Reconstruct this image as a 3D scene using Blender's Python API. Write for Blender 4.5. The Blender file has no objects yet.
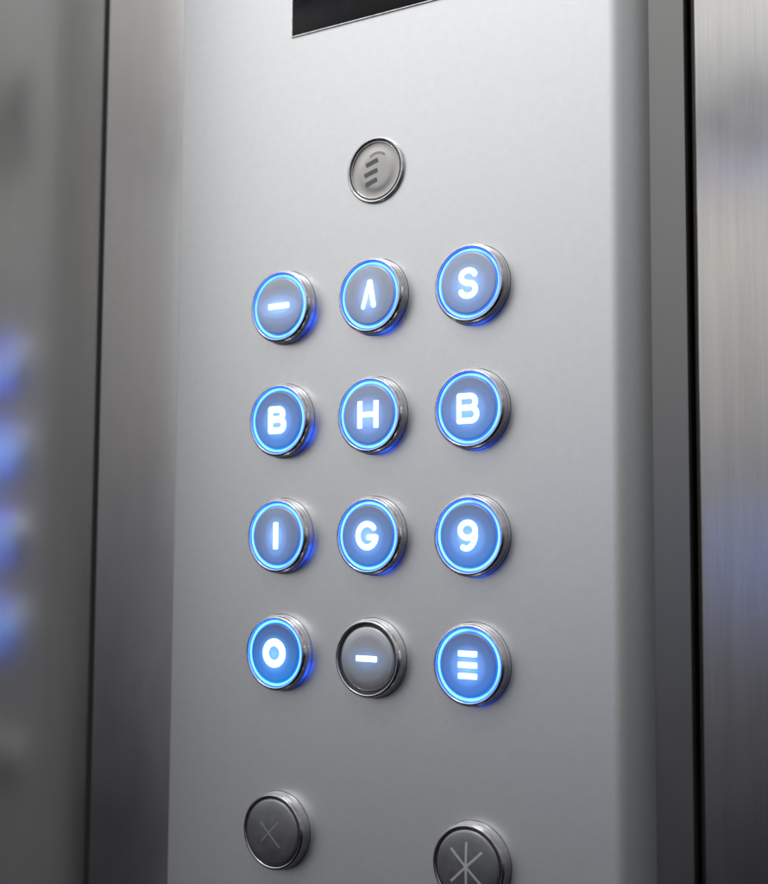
import bpy, bmesh, math
from mathutils import Vector, Matrix
MM = 0.001
scene = bpy.context.scene
COL = scene.collection

# ------------------------------------------------------------------ materials
def mat(name, base, metallic=0.0, rough=0.4, spec=0.5, aniso=0.0):
    m = bpy.data.materials.new(name); m.use_nodes = True
    b = m.node_tree.nodes['Principled BSDF']
    b.inputs['Base Color'].default_value = (*base, 1)
    b.inputs['Metallic'].default_value = metallic
    b.inputs['Roughness'].default_value = rough
    b.inputs['Specular IOR Level'].default_value = spec
    b.inputs['Anisotropic'].default_value = aniso
    return m, m.node_tree, b

def nd(nt, typ, **kw):
    n = nt.nodes.new(typ)
    for k, v in kw.items(): setattr(n, k, v)
    return n

def ramp(nt, stops, interp='LINEAR'):
    r = nd(nt, 'ShaderNodeValToRGB'); cr = r.color_ramp; cr.interpolation = interp
    while len(cr.elements) > 1: cr.elements.remove(cr.elements[-1])
    for i, (p, c) in enumerate(stops):
        e = cr.elements[0] if i == 0 else cr.elements.new(p)
        e.position = p
        e.color = (c, c, c, 1) if not isinstance(c, tuple) else (*c, 1)
    return r

def coords(nt, scale):
    tc = nd(nt, 'ShaderNodeTexCoord'); mp = nd(nt, 'ShaderNodeMapping')
    mp.inputs['Scale'].default_value = scale
    nt.links.new(tc.outputs['Object'], mp.inputs['Vector'])
    return mp.outputs['Vector']

def noise(nt, vec, scale, detail=2, rough=0.5):
    n = nd(nt, 'ShaderNodeTexNoise'); n.inputs['Scale'].default_value = scale
    n.inputs['Detail'].default_value = detail; n.inputs['Roughness'].default_value = rough
    nt.links.new(vec, n.inputs['Vector'])
    return n.outputs['Fac']

def maprange(nt, v, a, b, c, d):
    n = nd(nt, 'ShaderNodeMapRange')
    for k, x in zip(('From Min', 'From Max', 'To Min', 'To Max'), (a, b, c, d)): n.inputs[k].default_value = x
    nt.links.new(v, n.inputs['Value']); return n.outputs['Result']

def bump(nt, b, h, strength, dist):
    n = nd(nt, 'ShaderNodeBump'); n.inputs['Strength'].default_value = strength
    n.inputs['Distance'].default_value = dist
    nt.links.new(h, n.inputs['Height']); nt.links.new(n.outputs['Normal'], b.inputs['Normal'])

def tint(nt, b, fac, c0, c1):
    r = ramp(nt, [(0, c0), (1, c1)])
    nt.links.new(fac, r.inputs['Fac']); nt.links.new(r.outputs['Color'], b.inputs['Base Color'])

def satin_plate():
    m, nt, b = mat('satin_aluminium', PLATE, 0.88, 0.42)
    v = coords(nt, (1, 1, 1))
    blot = noise(nt, v, 300, 4, 0.6)
    tint(nt, b, maprange(nt, blot, 0.3, 0.7, 0, 1), tuple(c*0.98 for c in PLATE), tuple(min(1, c*1.02) for c in PLATE))
    nt.links.new(maprange(nt, noise(nt, v, 240, 4), 0.3, 0.7, 0.39, 0.405), b.inputs['Roughness'])
    fine = noise(nt, v, 1500, 4, 0.7)
    bump(nt, b, fine, 0.17, 0.00020)
    return m

def brushed(name, base, rough, streak=0.10, bumps=0.18, fine=2600):
    m, nt, b = mat(name, base, 1.0, rough)
    v = coords(nt, (1, 1, 0.012))
    st = noise(nt, v, fine, 3, 0.7)
    broad = noise(nt, coords(nt, (1, 1, 0.03)), 160, 3, 0.6)
    mx = nd(nt, 'ShaderNodeMath', operation='MULTIPLY_ADD')
    mx.inputs[1].default_value = 0.5
    nt.links.new(st, mx.inputs[0]); 
    h = nd(nt, 'ShaderNodeMath', operation='MULTIPLY'); h.inputs[1].default_value = 0.5
    nt.links.new(broad, h.inputs[0]); nt.links.new(h.outputs[0], mx.inputs[2])
    tint(nt, b, maprange(nt, mx.outputs[0], 0.35, 0.65, 0, 1), tuple(c*(1-streak) for c in base), tuple(min(1, c*(1+streak)) for c in base))
    sm = noise(nt, coords(nt, (1, 1, 0.5)), 22, 3, 0.6)
    nt.links.new(maprange(nt, sm, 0.3, 0.7, rough-0.04, rough+0.05), b.inputs['Roughness'])
    bump(nt, b, st, bumps, 0.0002)
    return m

PLATE = (0.848, 0.868, 0.882)
M_plate = satin_plate()
LR = 0.19
M_strip = brushed('brushed_strip_steel', (0.78, 0.78, 0.785), 0.24, 0.03, 0.10)
M_strip2 = brushed('dark_strip_steel', (0.24, 0.24, 0.235), 0.30, 0.02, 0.05)
M_left = brushed('brushed_side_steel', (0.68, 0.67, 0.655), LR, 0.02, 0.03)
M_right = brushed('brushed_door_steel', (0.52, 0.51, 0.495), 0.15, 0.08, 0.16, 2600)
M_dark, _, _ = mat('dark_rubber', (0.02, 0.02, 0.02), 0, 0.6)
def chrome(k=1.0):
    m, nt, b = mat('chrome', (0.72, 0.72, 0.73), 1.0, 0.16)
    v = coords(nt, (1, 1, 1))
    nt.links.new(maprange(nt, noise(nt, v, 350, 4, 0.7), 0.35, 0.7, 0.10, 0.24), b.inputs['Roughness'])
    bump(nt, b, noise(nt, v, 420, 3, 0.6), 0.18, 0.0003)
    tint(nt, b, maprange(nt, noise(nt, v, 500, 3, 0.6), 0.35, 0.7, 0, 1), (0.62*k, 0.62*k, 0.63*k), (0.80*k, 0.80*k, 0.81*k))
    return m
M_chrome = chrome()
M_chrome_dull = chrome(0.62)
def glass_black():
    m, nt, b = mat('black_display_glass', (0.004, 0.004, 0.007), 0, 0.12, 0.22)
    v = coords(nt, (1, 1, 1))
    nt.links.new(maprange(nt, noise(nt, v, 90, 3, 0.6), 0.3, 0.7, 0.09, 0.2), b.inputs['Roughness'])
    return m
M_glass = glass_black()
M_groove, _, _ = mat('groove_plastic', (0.10, 0.10, 0.105), 0, 0.45)

def emit_inputs(nt, b, colsock, strength):
    nt.links.new(colsock, b.inputs['Emission Color']); b.inputs['Emission Strength'].default_value = strength

def radial(nt, cx=0.0, cz=0.0, sx=1.0, sz=1.0):
    """distance from the button axis in metres (object coordinates)"""
    tc = nd(nt, 'ShaderNodeTexCoord'); sp = nd(nt, 'ShaderNodeSeparateXYZ')
    nt.links.new(tc.outputs['Object'], sp.inputs[0])
    def lin(s, c, k):
        a = nd(nt, 'ShaderNodeMath', operation='SUBTRACT'); a.inputs[1].default_value = c*MM
        nt.links.new(s, a.inputs[0])
        q = nd(nt, 'ShaderNodeMath', operation='MULTIPLY'); q.inputs[1].default_value = k
        nt.links.new(a.outputs[0], q.inputs[0])
        w = nd(nt, 'ShaderNodeMath', operation='POWER'); w.inputs[1].default_value = 2
        ab = nd(nt, 'ShaderNodeMath', operation='ABSOLUTE'); nt.links.new(q.outputs[0], ab.inputs[0])
        nt.links.new(ab.outputs[0], w.inputs[0]); return w.outputs[0]
    ad = nd(nt, 'ShaderNodeMath', operation='ADD')
    nt.links.new(lin(sp.outputs['X'], cx, sx), ad.inputs[0]); nt.links.new(lin(sp.outputs['Z'], cz, sz), ad.inputs[1])
    sq = nd(nt, 'ShaderNodeMath', operation='SQRT'); nt.links.new(ad.outputs[0], sq.inputs[0])
    return sq.outputs[0], sp

def ring_mat(hue, k, seed=0.0):
    m, nt, b = mat('lit_ring', (0.25, 0.35, 0.5), 0, 0.3)
    r, sp = radial(nt)
    f = maprange(nt, r, 11.8*MM, 13.25*MM, 0, 1)
    e = ramp(nt, [(0.0, tuple(c*0.6 for c in hue)), (0.10, (hue[0]+0.05, hue[1]+0.06, 1.0)), (0.34, (hue[0]+0.36, hue[1]+0.24, 1.0)), (0.55, (hue[0]+0.20, hue[1]+0.18, 1.0)), (0.76, tuple(c*0.55 for c in hue)), (1.0, tuple(c*0.06 for c in hue))])
    nt.links.new(f, e.inputs['Fac'])
    bl = nd(nt, 'ShaderNodeVectorMath', operation='MULTIPLY'); bl.inputs[1].default_value = (1, 1.8, 22.0)
    mp = nd(nt, 'ShaderNodeMapping'); mp.inputs['Location'].default_value = (seed, seed*0.37, 0)
    tc = nd(nt, 'ShaderNodeTexCoord'); nt.links.new(tc.outputs['Object'], mp.inputs['Vector'])
    hot = maprange(nt, noise(nt, mp.outputs['Vector'], 85, 2, 0.5), 0.3, 0.7, 0.5, 1.1)   # uneven LEDs behind the ring
    sc = nd(nt, 'ShaderNodeVectorMath', operation='SCALE'); nt.links.new(e.outputs['Color'], sc.inputs[0]); nt.links.new(hot, sc.inputs['Scale'])
    nt.links.new(sc.outputs[0], bl.inputs[0])
    emit_inputs(nt, b, bl.outputs[0], k)
    return m

def cap_mat(lit, flood, halo=1.0, sx=1.0, sz=1.0, hue=(0.02, 0.27, 1.0), kindlit=True):
    """backlit translucent cap: backlight plus painted lens bloom round the symbol, and light from the lamp below"""
    q = max(0.10, 0.62-0.95*flood) if kindlit else 0.62
    m, nt, b = mat('backlit_cap', (q*0.92, q*0.97, q*1.03), 0.8, 0.42)
    v = coords(nt, (1, 1, 1))
    nt.links.new(maprange(nt, noise(nt, v, 260, 3, 0.6), 0.3, 0.7, 0.36, 0.46), b.inputs['Roughness'])
    if lit <= 0 : return m
    r, sp = radial(nt, 0, -0.3, sx, sz)
    g = ramp(nt, [(0.0, 1.0), (0.25, 0.72), (0.45, 0.36), (0.7, 0.10), (1.0, 0.0)], 'EASE')
    nt.links.new(maprange(nt, r, 0, 12*MM, 0, 1), g.inputs['Fac'])
    gl = nd(nt, 'ShaderNodeMix', data_type='RGBA', blend_type='MIX')
    # halo colour: backlight plus lens bloom painted round the symbol
    hm = nd(nt, 'ShaderNodeVectorMath', operation='SCALE'); hm.inputs[0].default_value = (0.26*halo, 0.54*halo, 1.25*halo)
    nt.links.new(g.outputs['Color'], hm.inputs['Scale'])
    # flood, stronger toward the lamp at the bottom of the cap
    fl = maprange(nt, sp.outputs['Z'], -12*MM, 12*MM, flood*1.35, flood*0.25)
    fm = nd(nt, 'ShaderNodeVectorMath', operation='SCALE'); fm.inputs[0].default_value = hue
    nt.links.new(fl, fm.inputs['Scale'])
    ad = nd(nt, 'ShaderNodeVectorMath', operation='ADD')
    nt.links.new(hm.outputs[0], ad.inputs[0]); nt.links.new(fm.outputs[0], ad.inputs[1])
    emit_inputs(nt, b, ad.outputs[0], lit)
    return m

def collar_glow_mat(k, ang):
    """chrome collar; blue reflection on one side painted in as emission"""
    m, nt, b = mat('painted_glow_collar', (0.70, 0.70, 0.71), 1.0, 0.17)
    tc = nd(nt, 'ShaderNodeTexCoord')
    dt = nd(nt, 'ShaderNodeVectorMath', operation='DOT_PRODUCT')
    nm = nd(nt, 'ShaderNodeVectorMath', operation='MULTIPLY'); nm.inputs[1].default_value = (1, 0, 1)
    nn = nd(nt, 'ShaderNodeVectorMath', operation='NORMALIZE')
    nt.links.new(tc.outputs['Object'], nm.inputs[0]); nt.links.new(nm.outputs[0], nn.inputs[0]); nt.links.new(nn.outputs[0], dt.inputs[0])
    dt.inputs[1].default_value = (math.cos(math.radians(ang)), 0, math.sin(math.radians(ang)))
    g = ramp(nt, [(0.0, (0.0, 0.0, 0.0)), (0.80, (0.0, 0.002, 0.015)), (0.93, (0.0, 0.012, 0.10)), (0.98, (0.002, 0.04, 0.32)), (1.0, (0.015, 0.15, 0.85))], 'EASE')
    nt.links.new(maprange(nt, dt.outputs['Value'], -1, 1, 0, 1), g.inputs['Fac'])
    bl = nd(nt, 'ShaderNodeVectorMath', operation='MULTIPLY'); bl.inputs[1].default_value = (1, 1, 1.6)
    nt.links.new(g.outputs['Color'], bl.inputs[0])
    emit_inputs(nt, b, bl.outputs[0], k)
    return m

M_symbol, _nt, _b = mat('lit_symbol', (0.9, 0.92, 0.95), 0, 0.5)
_b.inputs['Emission Color'].default_value = (0.36, 1.0, 2.8, 1); _b.inputs['Emission Strength'].default_value = 2.8
M_engrave, _, _ = mat('pale_engraving', (0.50, 0.51, 0.52), 0.2, 0.5)
M_engrave_faint, _, _ = mat('faint_engraving', (0.30, 0.31, 0.32), 0.2, 0.5)
M_dark_ring, _, _ = mat('dark_ring_plastic', (0.03, 0.03, 0.035), 0, 0.5)

# ------------------------------------------------------------------ geometry
def link(name, bm, m, parent=None, smooth=None):
    me = bpy.data.meshes.new(name); bm.normal_update(); bm.to_mesh(me); bm.free()
    me.materials.append(m)
    if smooth is not None:
        me.polygons.foreach_set('use_smooth', [True]*len(me.polygons))
        try: me.set_sharp_from_angle(angle=math.radians(smooth))
        except Exception: pass
    o = bpy.data.objects.new(name, me); COL.objects.link(o)
    if parent: o.parent = parent
    return o

def lathe(profile, seg=96, close_centre=False):
    """profile of (radius mm, height mm off the panel) spun about the panel normal"""
    bm = bmesh.new(); rings = []
    for r, h in profile:
        if r < 1e-6: rings.append([bm.verts.new((0, -h*MM, 0))])
        else: rings.append([bm.verts.new((r*math.cos(2*math.pi*k/seg)*MM, -h*MM, r*math.sin(2*math.pi*k/seg)*MM)) for k in range(seg)])
    for a, c in zip(rings, rings[1:]):
        for k in range(seg):
            j = (k+1) % seg
            if len(c) == 1: bm.faces.new((a[k], a[j], c[0]))
            elif len(a) == 1: bm.faces.new((a[0], c[j], c[k]))
            else: bm.faces.new((a[k], a[j], c[j], c[k]))
    bmesh.ops.recalc_face_normals(bm, faces=bm.faces)
    return bm

def arc(cx, cy, rx, ry, a0, a1, n=18):
    return [(cx+rx*math.cos(math.radians(a0+(a1-a0)*k/n)), cy+ry*math.sin(math.radians(a0+(a1-a0)*k/n))) for k in range(n+1)]

def symbol_mesh(strokes, y0, dome=0.0, thick=0.14, step=0.14, flat=False):
    """strokes: list of (polyline mm, half width mm[, square ends]); union by signed distance, contoured, extruded"""
    segs = []
    for st in strokes:
        pl, w = st[0], st[1]
        sq = len(st) > 2
        for a, c in zip(pl, pl[1:]): segs.append((a[0], a[1], c[0], c[1], w, sq))
    def sd(x, y):
        best = 9.
        for ax, ay, bx, by, w, sq in segs:
            dx, dy = bx-ax, by-ay; L = dx*dx+dy*dy
            if sq:
                l = math.sqrt(L); ux, uy = dx/l, dy/l; mx, my = (ax+bx)/2, (ay+by)/2
                u = abs((x-mx)*ux+(y-my)*uy)-l/2+0.35; v = abs(-(x-mx)*uy+(y-my)*ux)-w+0.35
                d = math.hypot(max(u, 0), max(v, 0))+min(max(u, v), 0)-0.35
            else:
                t = max(0, min(1, ((x-ax)*dx+(y-ay)*dy)/L))
                d = math.hypot(x-ax-t*dx, y-ay-t*dy)-w-(0.06 if w > 0.5 else 0)
            if d < best: best = d
        return best
    xs = [s[0] for s in segs]+[s[2] for s in segs]; ys = [s[1] for s in segs]+[s[3] for s in segs]
    W = max(s[4] for s in segs)+2*step
    x0, x1, z0, z1 = min(xs)-W, max(xs)+W, min(ys)-W, max(ys)+W
    nx, ny = int((x1-x0)/step)+1, int((z1-z0)/step)+1
    F = [[sd(x0+i*step, z0+j*step) for j in range(ny+1)] for i in range(nx+1)]
    bm = bmesh.new(); cache = {}
    def vert(key, x, z):
        if key not in cache: cache[key] = bm.verts.new((x*MM, -(y0-dome*(x*x+z*z))*MM, z*MM))
        return cache[key]
    for i in range(nx):
        for j in range(ny):
            cs = [(i, j), (i+1, j), (i+1, j+1), (i, j+1)]
            vals = [F[a][c] for a, c in cs]
            if min(vals) > 0: continue
            poly = []
            for k in range(4):
                a, c = cs[k], cs[(k+1) % 4]; fa, fc = vals[k], vals[(k+1) % 4]
                if fa <= 0: poly.append(vert(a, x0+a[0]*step, z0+a[1]*step))
                if (fa <= 0) != (fc <= 0):
                    t = fa/(fa-fc); key = tuple(sorted((a, c)))
                    if a > c: p = (x0+(a[0]+t*(c[0]-a[0]))*step, z0+(a[1]+t*(c[1]-a[1]))*step)
                    else: p = (x0+(a[0]+t*(c[0]-a[0]))*step, z0+(a[1]+t*(c[1]-a[1]))*step)
                    poly.append(vert(key, *p))
            if len(poly) >= 3:
                try: bm.faces.new(poly)
                except ValueError: pass
    bm.normal_update()
    ext = bmesh.ops.extrude_face_region(bm, geom=list(bm.faces))
    vs = [e for e in ext['geom'] if isinstance(e, bmesh.types.BMVert)]
    for v in vs: v.co.y -= thick*MM
    bmesh.ops.recalc_face_normals(bm, faces=bm.faces)
    return bm

# one drawing per symbol, in millimetres about the cap's centre
LINE = lambda *p: list(p)
def letter_B(w, h, t):
    x0, x1 = -w/2+t, w/2-t; y0, y1 = -h/2+t, h/2-t; m = 0.25
    ru, rl = (y1-m)/2, (m-y0)/2
    up = arc(x1-0.55-ru, (y1+m)/2, ru, ru, 90, -90); lo = arc(x1-rl, (m+y0)/2, rl, rl, 90, -90)
    return [(LINE((x0, y0), (x0, y1)), t, 1), ([(x0, y1)]+up+[(x0, m)], t), ([(x0, m)]+lo+[(x0, y0)], t)]
SYM = {
 'bar_wide': [(LINE((-5.2, 0), (5.2, 0)), 1.12, 1)],
 'bar': [(LINE((-4.7, 0), (4.7, 0)), 1.05, 1)],
 'chevron': [(LINE((-2.6, -4.5), (0.25, 4.9)), 0.8), (LINE((0.25, 4.9), (0.6, 4.9)), 0.95), (LINE((0.6, 4.9), (2.2, -4.0)), 0.98)],
 'S': [(arc(0.1, 2.35, 2.95, 2.25, 22, 250, 20)+[(0.5, -0.2)]+arc(0, -2.35, 3.1, 2.4, 66, -158, 20), 1.0)],
 'B': letter_B(9.3, 11.0, 0.98), 'B_heavy': letter_B(9.0, 10.9, 1.2),
 'H': [(LINE((-3.7, -5.2), (-3.7, 5.2)), 1.1, 1), (LINE((3.7, -5.2), (3.7, 5.2)), 1.1, 1), (LINE((-3.7, 0), (3.7, 0)), 0.92)],
 'I': [(LINE((0, -5.3), (0, 5.3)), 1.15, 1)],
 'G': [(arc(0, 0, 4.1, 4.4, 42, 350, 34)+[(4.05, -0.6), (0.9, -0.6)], 1.05)],
 'nine': [(arc(0, 1.95, 3.1, 2.75, 0, 360, 32), 0.97), ([(3.1, 1.95)]+arc(-0.6, 0.6, 3.7, 5.2, 8, -112, 20), 0.97)],
 'O': [(arc(0, 0, 4.15, 4.2, 0, 360, 48), 1.4)],
 'menu': [(LINE((-3.9, 4.0), (3.9, 4.0)), 1.0, 1), (LINE((-3.9, 0), (3.9, 0)), 1.0, 1), (LINE((-3.9, -3.9), (3.9, -3.9)), 1.0, 1)],
 'cross': [(LINE((-4.6, 3.4), (4.4, -5.2)), 0.28), (LINE((3.6, 4.2), (-4.2, -3.6)), 0.2)],
 'star': [(LINE((0, -8.6), (0, 8.6)), 0.42), (LINE((-6.9, 6.3), (6.9, -6.3)), 0.42), (LINE((6.9, 6.3), (-6.9, -6.3)), 0.42)],
}

def tag(o, label, cat, group=None):
    o['label'] = label; o['category'] = cat
    if group: o['group'] = group
def thing(name, loc):
    o = bpy.data.objects.new(name, None); COL.objects.link(o); o.location = loc
    o.empty_display_size = 0.005
    return o

H = 4.85
BEZEL = [(14.7, 2.0), (14.84, 2.03), (14.88, 2.08), (14.86, 2.9), (14.75, 3.6), (14.5, 4.2), (14.2, 4.62), (13.9, 4.82), (13.6, 4.85), (13.42, 4.75), (13.32, 4.5), (13.28, 3.9), (13.28, 2.4)]
BEZEL_FULL = [(15.05, 0.02), (14.95, 0.5), (14.9, 0.7)]+BEZEL[3:]
COLLAR = [(15.05, 0.02), (14.95, 0.4), (14.9, 0.6), (14.88, 2.0), (14.8, 2.1)]
BEZEL_THIN = [(15.05, 0.02), (14.95, 0.5), (14.9, 0.62), (14.86, 2.6), (14.75, 3.5), (14.45, 4.3), (14.15, 4.7), (13.8, 4.85), (13.3, 4.7), (13.1, 4.3), (13.05, 2.6)]
RING = [(13.24, 2.9), (13.2, 3.2), (13.0, 3.8), (12.7, 4.15), (12.35, 4.25), (12.05, 4.1), (11.85, 3.8), (11.75, 3.2)]
CAP = [(11.72, 3.0), (11.69, 4.1), (11.57, 4.38), (11.25, 4.55), (10.8, 4.62), (8, 4.74), (5, 4.83), (2, 4.87), (0, 4.88)]
CAP_BIG = [(12.75, 2.4), (12.72, 4.3), (12.55, 4.75), (12.2, 5.02), (11.6, 5.18), (9, 5.5), (6, 5.75), (3, 5.9), (0, 5.95)]
CAP_OFF = [(12.0, 2.6), (11.95, 3.9), (11.8, 4.2), (11.4, 4.38), (8, 4.55), (4, 4.65), (0, 4.68)]
GROOVE = [(13.27, 2.9), (11.9, 2.9)]

def button(x, z, sym, label, group, lit=1.0, flood=0.3, halo=1.0, hs=(1, 1), hue=(0.02, 0.27, 1.0), ringhue=(0.10, 0.42, 1.0), ringk=1.25, seal=0.8, kind='lit', glow_angle=None):  # seal sets strength of the blue glow painted on the collar
    if glow_angle is None: glow_angle = {0: -25, 1: -68, 2: -82}[round(x/DX)]
    t = thing('elevator_button', (x*MM, 0, z*MM)); tag(t, label, 'elevator button', group)
    thin = kind == 'dead'
    link('bezel', lathe(BEZEL_THIN if thin else BEZEL if kind == 'lit' else BEZEL_FULL), M_chrome_dull if thin else M_chrome, t, 60)
    link('dark_ring', lathe([(15.18, 0.01), (15.14, 0.09), (14.9, 0.10)]), M_dark_ring, t, 60)  # thin dark ring along the contact line of bezel and panel
    if kind == 'lit':
        link('collar', lathe(COLLAR), collar_glow_mat(seal, glow_angle), t, 60)
        link('light_ring', lathe(RING), ring_mat(ringhue, ringk, x*0.013+z*0.029), t, 60)
        cap = link('cap', lathe(CAP), cap_mat(lit, flood, halo, hs[0], hs[1], hue), t, 50)
        s = link('symbol', symbol_mesh(SYM[sym], 4.83, 0.0023), M_symbol, cap)
    elif kind == 'dim':
        link('groove', lathe(GROOVE), M_groove, t, 60)
        cap = link('cap', lathe(CAP_OFF), cap_mat(lit, flood, halo, hs[0], hs[1], hue, False), t, 50)
        s = link('symbol', symbol_mesh(SYM[sym], 4.64, 0.0021), M_symbol, cap)
    else:
        cap = link('cap', lathe(CAP_BIG), cap_dead, t, 50)
        s = link('symbol', symbol_mesh(SYM[sym], 5.93, 0.0062, 0.06), M_engrave if sym == 'star' else M_engrave_faint, cap)
    return t

def cap_dead_mat():
    m, nt, b = mat('grey_cap', (0.25, 0.255, 0.265), 0.8, 0.36)
    v = coords(nt, (1, 1, 1))
    nt.links.new(maprange(nt, noise(nt, v, 300, 3, 0.6), 0.3, 0.7, 0.30, 0.42), b.inputs['Roughness'])
    tint(nt, b, maprange(nt, noise(nt, v, 90, 3, 0.6), 0.3, 0.7, 0, 1), (0.24, 0.245, 0.255), (0.29, 0.295, 0.305))
    return m
cap_dead = cap_dead_mat()

DX, DY = 43.646, 46.034
LITG = 'blue lit elevator buttons in the keypad'
CY = (0.06, 0.42, 1.0); VI = (0.10, 0.36, 1.0); MI = (0.08, 0.39, 1.0)
button(0, 0, 'bar_wide', 'blue lit round button with a wide white dash, top left of the keypad', LITG, 1, 0.16, 0.9, (0.75, 1.5), ringhue=CY)
button(DX, 0, 'chevron', 'blue lit round button with a narrow white inverted V, below the speaker', LITG, 1, 0.14, 0.8, (1.5, 0.95), ringhue=MI, ringk=1.15)
button(2*DX, 0, 'S', 'blue lit round button with a white letter S, top right of the keypad', LITG, 1, 0.20, 0.85, ringhue=VI, ringk=1.1)
button(0, -DY, 'B_heavy', 'blue lit round button with a heavy white letter B, left of the H button', LITG, 1, 0.42, 1.0, ringhue=CY)
button(DX, -DY, 'H', 'blue lit round button with a white letter H, between the two B buttons', LITG, 1, 0.26, 0.9, ringhue=MI)
button(2*DX, -DY, 'B', 'blue lit round button with a slim white letter B, under the S', LITG, 1, 0.36, 1.0, ringhue=VI, ringk=1.15)
button(0, -2*DY, 'I', 'blue lit round button with a white upright bar, left of the G', LITG, 1, 0.24, 0.85, (1.35, 0.9), ringhue=CY)
button(DX, -2*DY, 'G', 'blue lit round button with a white letter G, between the I and 9 buttons', LITG, 1, 0.36, 1.0, ringhue=MI)
button(2*DX, -2*DY, 'nine', 'blue lit round button with a white number 9, right of the G button', LITG, 1, 0.40, 1.05, ringhue=VI, ringk=1.2)
button(0, -3*DY, 'O', 'deep blue lit round button with a thick white O ring, above the faint X button', LITG, 1, 0.50, 0.95, hue=(0.0, 0.27, 1.0), ringhue=(0.04, 0.42, 1.0))
button(DX, -3*DY, 'bar', 'grey round button with only its white dash glowing, right of the O', 'round elevator buttons without a blue ring', 1, 0.0, 0.30, (0.8, 1.5), kind='dim')
button(2*DX, -3*DY, 'menu', 'deep blue lit round button with three stacked white bars, under the 9 button', LITG, 1, 0.42, 1.05, hue=(0.01, 0.23, 1.0), ringhue=(0.06, 0.40, 1.0))
button(0, -207.0, 'cross', 'unlit dark grey round button with a faint thin X, bottom left of the panel', 'round elevator buttons without a blue ring', kind='dead')
button(2*DX, -208.2, 'star', 'unlit dark grey round button with a pale six armed star, cut by the bottom edge', 'round elevator buttons without a blue ring', kind='dead')

# speaker / call indicator above the keypad
sp = thing('speaker', (43.5*MM, 0, 50.0*MM))
tag(sp, 'small round pale indicator with a thin chrome rim and slanted dark slots, above the keypad', 'speaker')
link('rim', lathe([(13.2, 0.02), (13.12, 0.7), (12.95, 1.05), (12.5, 1.2), (12.05, 1.05), (11.85, 0.7), (11.8, 0.1)]), M_chrome, sp, 60)
m_dish, nt, b = mat('pale_satin_dish', (0.54, 0.535, 0.515), 0.7, 0.32)
nt.links.new(maprange(nt, noise(nt, coords(nt, (1, 1, 1)), 200, 3), 0.3, 0.7, 0.3, 0.42), b.inputs['Roughness'])
dish = link('dish', lathe([(11.94, 0.6), (11.6, 0.4), (11.0, 0.25), (10.2, 0.14), (9.2, 0.16), (8.3, 0.26), (7.6, 0.42), (7.0, 0.52), (6.2, 0.58), (4, 0.62), (0, 0.64)]), m_dish, sp, 60)
m_arc, _, _ = mat('pale_slot_plastic', (0.36, 0.355, 0.35), 0.5, 0.4)
m_slot, _, _ = mat('slot_shadow_plastic', (0.17, 0.165, 0.18), 0.1, 0.5)
for cx, cz, L in ((-1.7, 3.1, 2.8), (-2.1, -0.9, 3.1), (-1.9, -4.6, 2.7)):
    link('slot', symbol_mesh([(LINE((cx-L, cz-0.85), (cx+L, cz+0.9)), 0.92, 1)], 0.60, 0.0008, 0.08), m_slot, dish)

link('slot', symbol_mesh([(arc(0.9, 1.6, 5.2, 5.2, 128, 55, 12), 0.5)], 0.60, 0.0008, 0.03), m_arc, dish)
link('dark_ring', lathe([(11.95, 0.9), (11.6, 0.72), (11.35, 0.4)]), M_groove, sp, 60)
link('inner_rim', lathe([(11.42, 0.2), (11.35, 0.75), (11.2, 0.84), (11.0, 0.75), (10.9, 0.2)]), M_chrome, sp, 60)

# display
def rbox(x0, x1, y0, y1, z0, z1, bev=0.0, seg=3, edges=None):
    bm = bmesh.new(); bmesh.ops.create_cube(bm, size=1)
    for v in bm.verts:
        v.co = Vector(((x0+x1)/2+v.co.x*(x1-x0), (y0+y1)/2+v.co.y*(y1-y0), (z0+z1)/2+v.co.z*(z1-z0)))*MM
    if bev: bmesh.ops.bevel(bm, geom=list(bm.edges), offset=bev*MM, segments=seg, affect='EDGES', profile=0.5)
    return bm
dp = thing('display', (43.5*MM, 0, 140*MM)); tag(dp, 'black glass display set into the top of the brushed panel', 'display')
link('screen', rbox(-41.7, 41.7, -0.75, 0.3, -27.3, 27.3, 0.3), M_glass, dp, 40)
# thin steel frame
bm = bmesh.new()
out, inn = (42.2, 27.8), (41.75, 27.35)
def loop(w, h, y): return [bm.verts.new((sx*w*MM, y*MM, sz*h*MM)) for sx, sz in ((-1, -1), (1, -1), (1, 1), (-1, 1))]
Ls = [loop(*out, -0.01), loop(out[0]-0.1, out[1]-0.1, -0.6), loop(*inn, -0.6), loop(*inn, -0.01)]
for a, c in zip(Ls, Ls[1:]):
    for k in range(4): bm.faces.new((a[k], a[(k+1) % 4], c[(k+1) % 4], c[k]))
bmesh.ops.recalc_face_normals(bm, faces=bm.faces)
link('frame', bm, M_chrome, dp)

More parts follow.
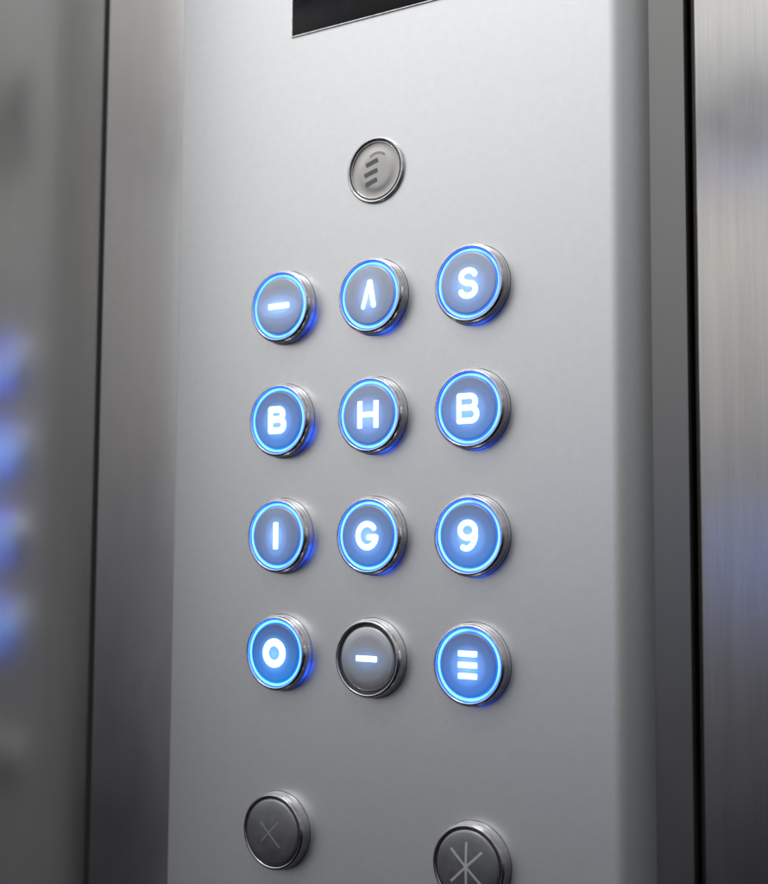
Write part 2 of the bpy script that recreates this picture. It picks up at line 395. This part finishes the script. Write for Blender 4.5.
# ------------------------------------------------------------------ faceplate: extruded cross-section with soft edges
ZT, ZB = 330, -420
def extrude_section(pts, z0=ZB, z1=ZT, nz=1, closed=False):
    bm = bmesh.new(); rows = []
    for k in range(nz+1):
        z = z0+(z1-z0)*k/nz
        rows.append([bm.verts.new((x*MM, y*MM, z*MM)) for x, y in pts])
    n = len(pts)
    for a, c in zip(rows, rows[1:]):
        for i in range(n if closed else n-1):
            j = (i+1) % n
            bm.faces.new((a[i], a[j], c[j], c[i]))
    if closed:
        bm.faces.new(rows[0]); bm.faces.new(rows[-1])
    bmesh.ops.recalc_face_normals(bm, faces=bm.faces)
    return bm
def fillet(p0, p1, p2, r, n=10):
    a = (Vector(p0)-Vector(p1)).normalized(); c = (Vector(p2)-Vector(p1)).normalized(); P = Vector(p1)
    th = a.angle(c); d = r/math.tan(th/2); A = P+a*d; B_ = P+c*d
    O = P+(a+c).normalized()*(r/math.sin(th/2))
    res = []
    va, vb = A-O, B_-O; tot = va.angle(vb); sgn = 1 if va.x*vb.y-va.y*vb.x > 0 else -1
    for k in range(n+1):
        an = sgn*tot*k/n; res.append((O.x+va.x*math.cos(an)-va.y*math.sin(an), O.y+va.x*math.sin(an)+va.y*math.cos(an)))
    return res
D = 10.0
sec = [(-58.2, D+2)] + fillet((-58.4, D), (-58.5, 0), (0, 0), 0.5, 4) + fillet((0, 0), (143.6, 0), (151.8, D-0.2), 6.5, 14) + [(151.8, D-0.2), (151.8, D+2)]
panel = link('control_panel', extrude_section(sec, closed=True), M_plate, None, 40)
tag(panel, 'tall satin silver elevator panel behind all the round buttons, with a soft sloping right edge', 'control panel')

# wall strips behind the panel
def box_obj(name, x0, x1, y0, y1, m, bev=0.0):
    return link(name, rbox(x0, x1, y0, y1, ZB, ZT, bev, 2), m, None, 40)
s1 = box_obj('wall_strip', -114.3, -57.0, D, D+6, M_strip); s1['kind'] = 'structure'
tag(s1, 'narrow grey steel wall strip left of the button panel', 'wall strip')
s2 = box_obj('wall_strip', 150.5, 164.6, D, D+14, M_strip2); s2['kind'] = 'structure'
tag(s2, 'narrow dark steel strip along the right edge of the button panel', 'wall strip')
wr = link('wall_right', extrude_section([(164.75, D+16)]+fillet((164.75, D+16), (164.95, D+3), (420, D+3), 3.5, 12)+[(420, D+3), (420, D+16)], closed=True), M_right, None, 40); wr['kind'] = 'structure'
tag(wr, 'brushed steel wall right of the dark gap', 'wall')
sl = link('wall_seal', rbox(-117.0, -114.3, D-0.2, D+6, ZB, ZT), M_dark); sl['kind'] = 'structure'
tag(sl, 'thin black seal in the corner seam at the left', 'seal')
# left wall, turned towards the viewer
A = math.radians(14.5)
bm = rbox(-5, 0, -85, 3, ZB, ZT, 0.0)
wl = link('wall_left', bm, M_left, None, 40); wl['kind'] = 'structure'
wl.location = (-116.7*MM, (D-0.5)*MM, 0); wl.rotation_euler = (0, 0, -A)
tag(wl, 'blurred steel side wall at the left with soft blue reflections', 'wall')
bk = link('wall_backing', rbox(-124, 425, D+16, D+20, ZB, ZT), M_dark); bk['kind'] = 'structure'
tag(bk, 'black backing seen inside the narrow gaps between the steel panels', 'wall backing')

# ------------------------------------------------------------------ world: dim cabin, bright overhead, dark at the floor
w = bpy.data.worlds.new('World'); scene.world = w; w.use_nodes = True
nt = w.node_tree; bg = nt.nodes['Background']
tc = nd(nt, 'ShaderNodeTexCoord'); sx = nd(nt, 'ShaderNodeSeparateXYZ')
nt.links.new(tc.outputs['Generated'], sx.inputs[0])
mpn = nd(nt, 'ShaderNodeMapping'); mpn.inputs['Scale'].default_value = (1, 1, 3.0)
nt.links.new(tc.outputs['Generated'], mpn.inputs['Vector'])
nz = noise(nt, mpn.outputs['Vector'], 3.2, 3, 0.5)
zz = nd(nt, 'ShaderNodeMath', operation='MULTIPLY_ADD'); zz.inputs[1].default_value = 0.10
nt.links.new(nz, zz.inputs[0])
z2 = nd(nt, 'ShaderNodeMath', operation='ADD'); z2.inputs[1].default_value = -0.05
nt.links.new(sx.outputs['Z'], z2.inputs[0]); nt.links.new(z2.outputs[0], zz.inputs[2])
fac = maprange(nt, zz.outputs[0], -1, 1, 0, 1)
def P(z): return (z+1)/2
r = ramp(nt, [(P(-1), 0.012), (P(-0.45), (0.008, 0.008, 0.011)), (P(-0.22), (0.026, 0.026, 0.034)), (P(-0.05), (0.130, 0.134, 0.150)), (P(0.08), (0.34, 0.34, 0.355)),
              (P(0.18), (0.58, 0.575, 0.565)), (P(0.24), (0.80, 0.79, 0.76)), (P(0.265), (0.70, 0.69, 0.68)), (P(0.285), (0.22, 0.225, 0.24)), (P(0.335), (0.20, 0.205, 0.22)), (P(0.355), (1.05, 1.04, 1.02)), (P(0.55), 1.0), (P(1), 1.0)])
nt.links.new(fac, r.inputs['Fac'])
az = maprange(nt, sx.outputs['X'], -0.85, 0.55, 1.65, 0.46)
wm = nd(nt, 'ShaderNodeVectorMath', operation='SCALE'); nt.links.new(r.outputs['Color'], wm.inputs[0]); nt.links.new(az, wm.inputs['Scale'])
hn = noise(nt, mpn.outputs['Vector'], 5.5, 2, 0.5)
hr = ramp(nt, [(0.35, (0.93, 0.99, 1.06)), (0.5, (1, 1, 1)), (0.65, (1.08, 0.99, 0.92))]); nt.links.new(hn, hr.inputs['Fac'])
hm = nd(nt, 'ShaderNodeVectorMath', operation='MULTIPLY'); nt.links.new(wm.outputs[0], hm.inputs[0]); nt.links.new(hr.outputs['Color'], hm.inputs[1])
nt.links.new(hm.outputs[0], bg.inputs['Color']); bg.inputs['Strength'].default_value = 1.05

def area(name, loc, target, sx_, sy_, energy, color=(1, 1, 1)):
    l = bpy.data.lights.new(name, 'AREA'); l.shape = 'RECTANGLE'; l.size = sx_; l.size_y = sy_; l.energy = energy; l.color = color
    o = bpy.data.objects.new(name, l); COL.objects.link(o); o.location = loc
    o.rotation_euler = (Vector(target)-Vector(loc)).to_track_quat('-Z', 'Y').to_euler()
    return o
area('ceiling_light', (-0.05, -0.45, 0.85), (0.04, 0, 0.0), 0.35, 0.12, 1.9, (1, 0.985, 0.95))

# unseen blue lamps added at mirror angles to put soft streaks in the brushed steel
area('streak_lamp', (-0.13, -0.94, -0.105), (0.184, 0.013, -0.097), 0.13, 0.12, 0.03, (0.10, 0.26, 1.0))
area('streak_lamp', (-0.15, -0.92, 0.315), (0.184, 0.013, 0.02), 0.26, 0.03, 0.012, (0.30, 0.36, 1.0))

# ------------------------------------------------------------------ camera
yaw, pitch, roll = 0.5810, 0.0821, 0.0064
F = Vector((-math.sin(yaw)*math.cos(pitch), math.cos(yaw)*math.cos(pitch), math.sin(pitch)))
R = Vector((math.cos(yaw), math.sin(yaw), 0)); U = R.cross(F)
R2 = math.cos(roll)*R+math.sin(roll)*U; U2 = -math.sin(roll)*R+math.cos(roll)*U
cam = bpy.data.cameras.new('camera'); co = bpy.data.objects.new('camera', cam); COL.objects.link(co)
M = Matrix((R2, U2, -F)).transposed().to_4x4()
M.translation = Vector((318.506, -412.147, -96.953))*MM
co.matrix_world = M
cam.sensor_fit = 'VERTICAL'; cam.sensor_height = 36; cam.lens = 1297.58/884*36
cam.clip_start = 0.01; cam.clip_end = 50
cam.dof.use_dof = True; cam.dof.focus_distance = 0.487; cam.dof.aperture_fstop = 9.0
scene.camera = co
scene.render.engine = 'CYCLES'
scene.view_settings.view_transform = 'Standard'; scene.view_settings.look = 'None'
scene.view_settings.exposure = 0; scene.view_settings.gamma = 1
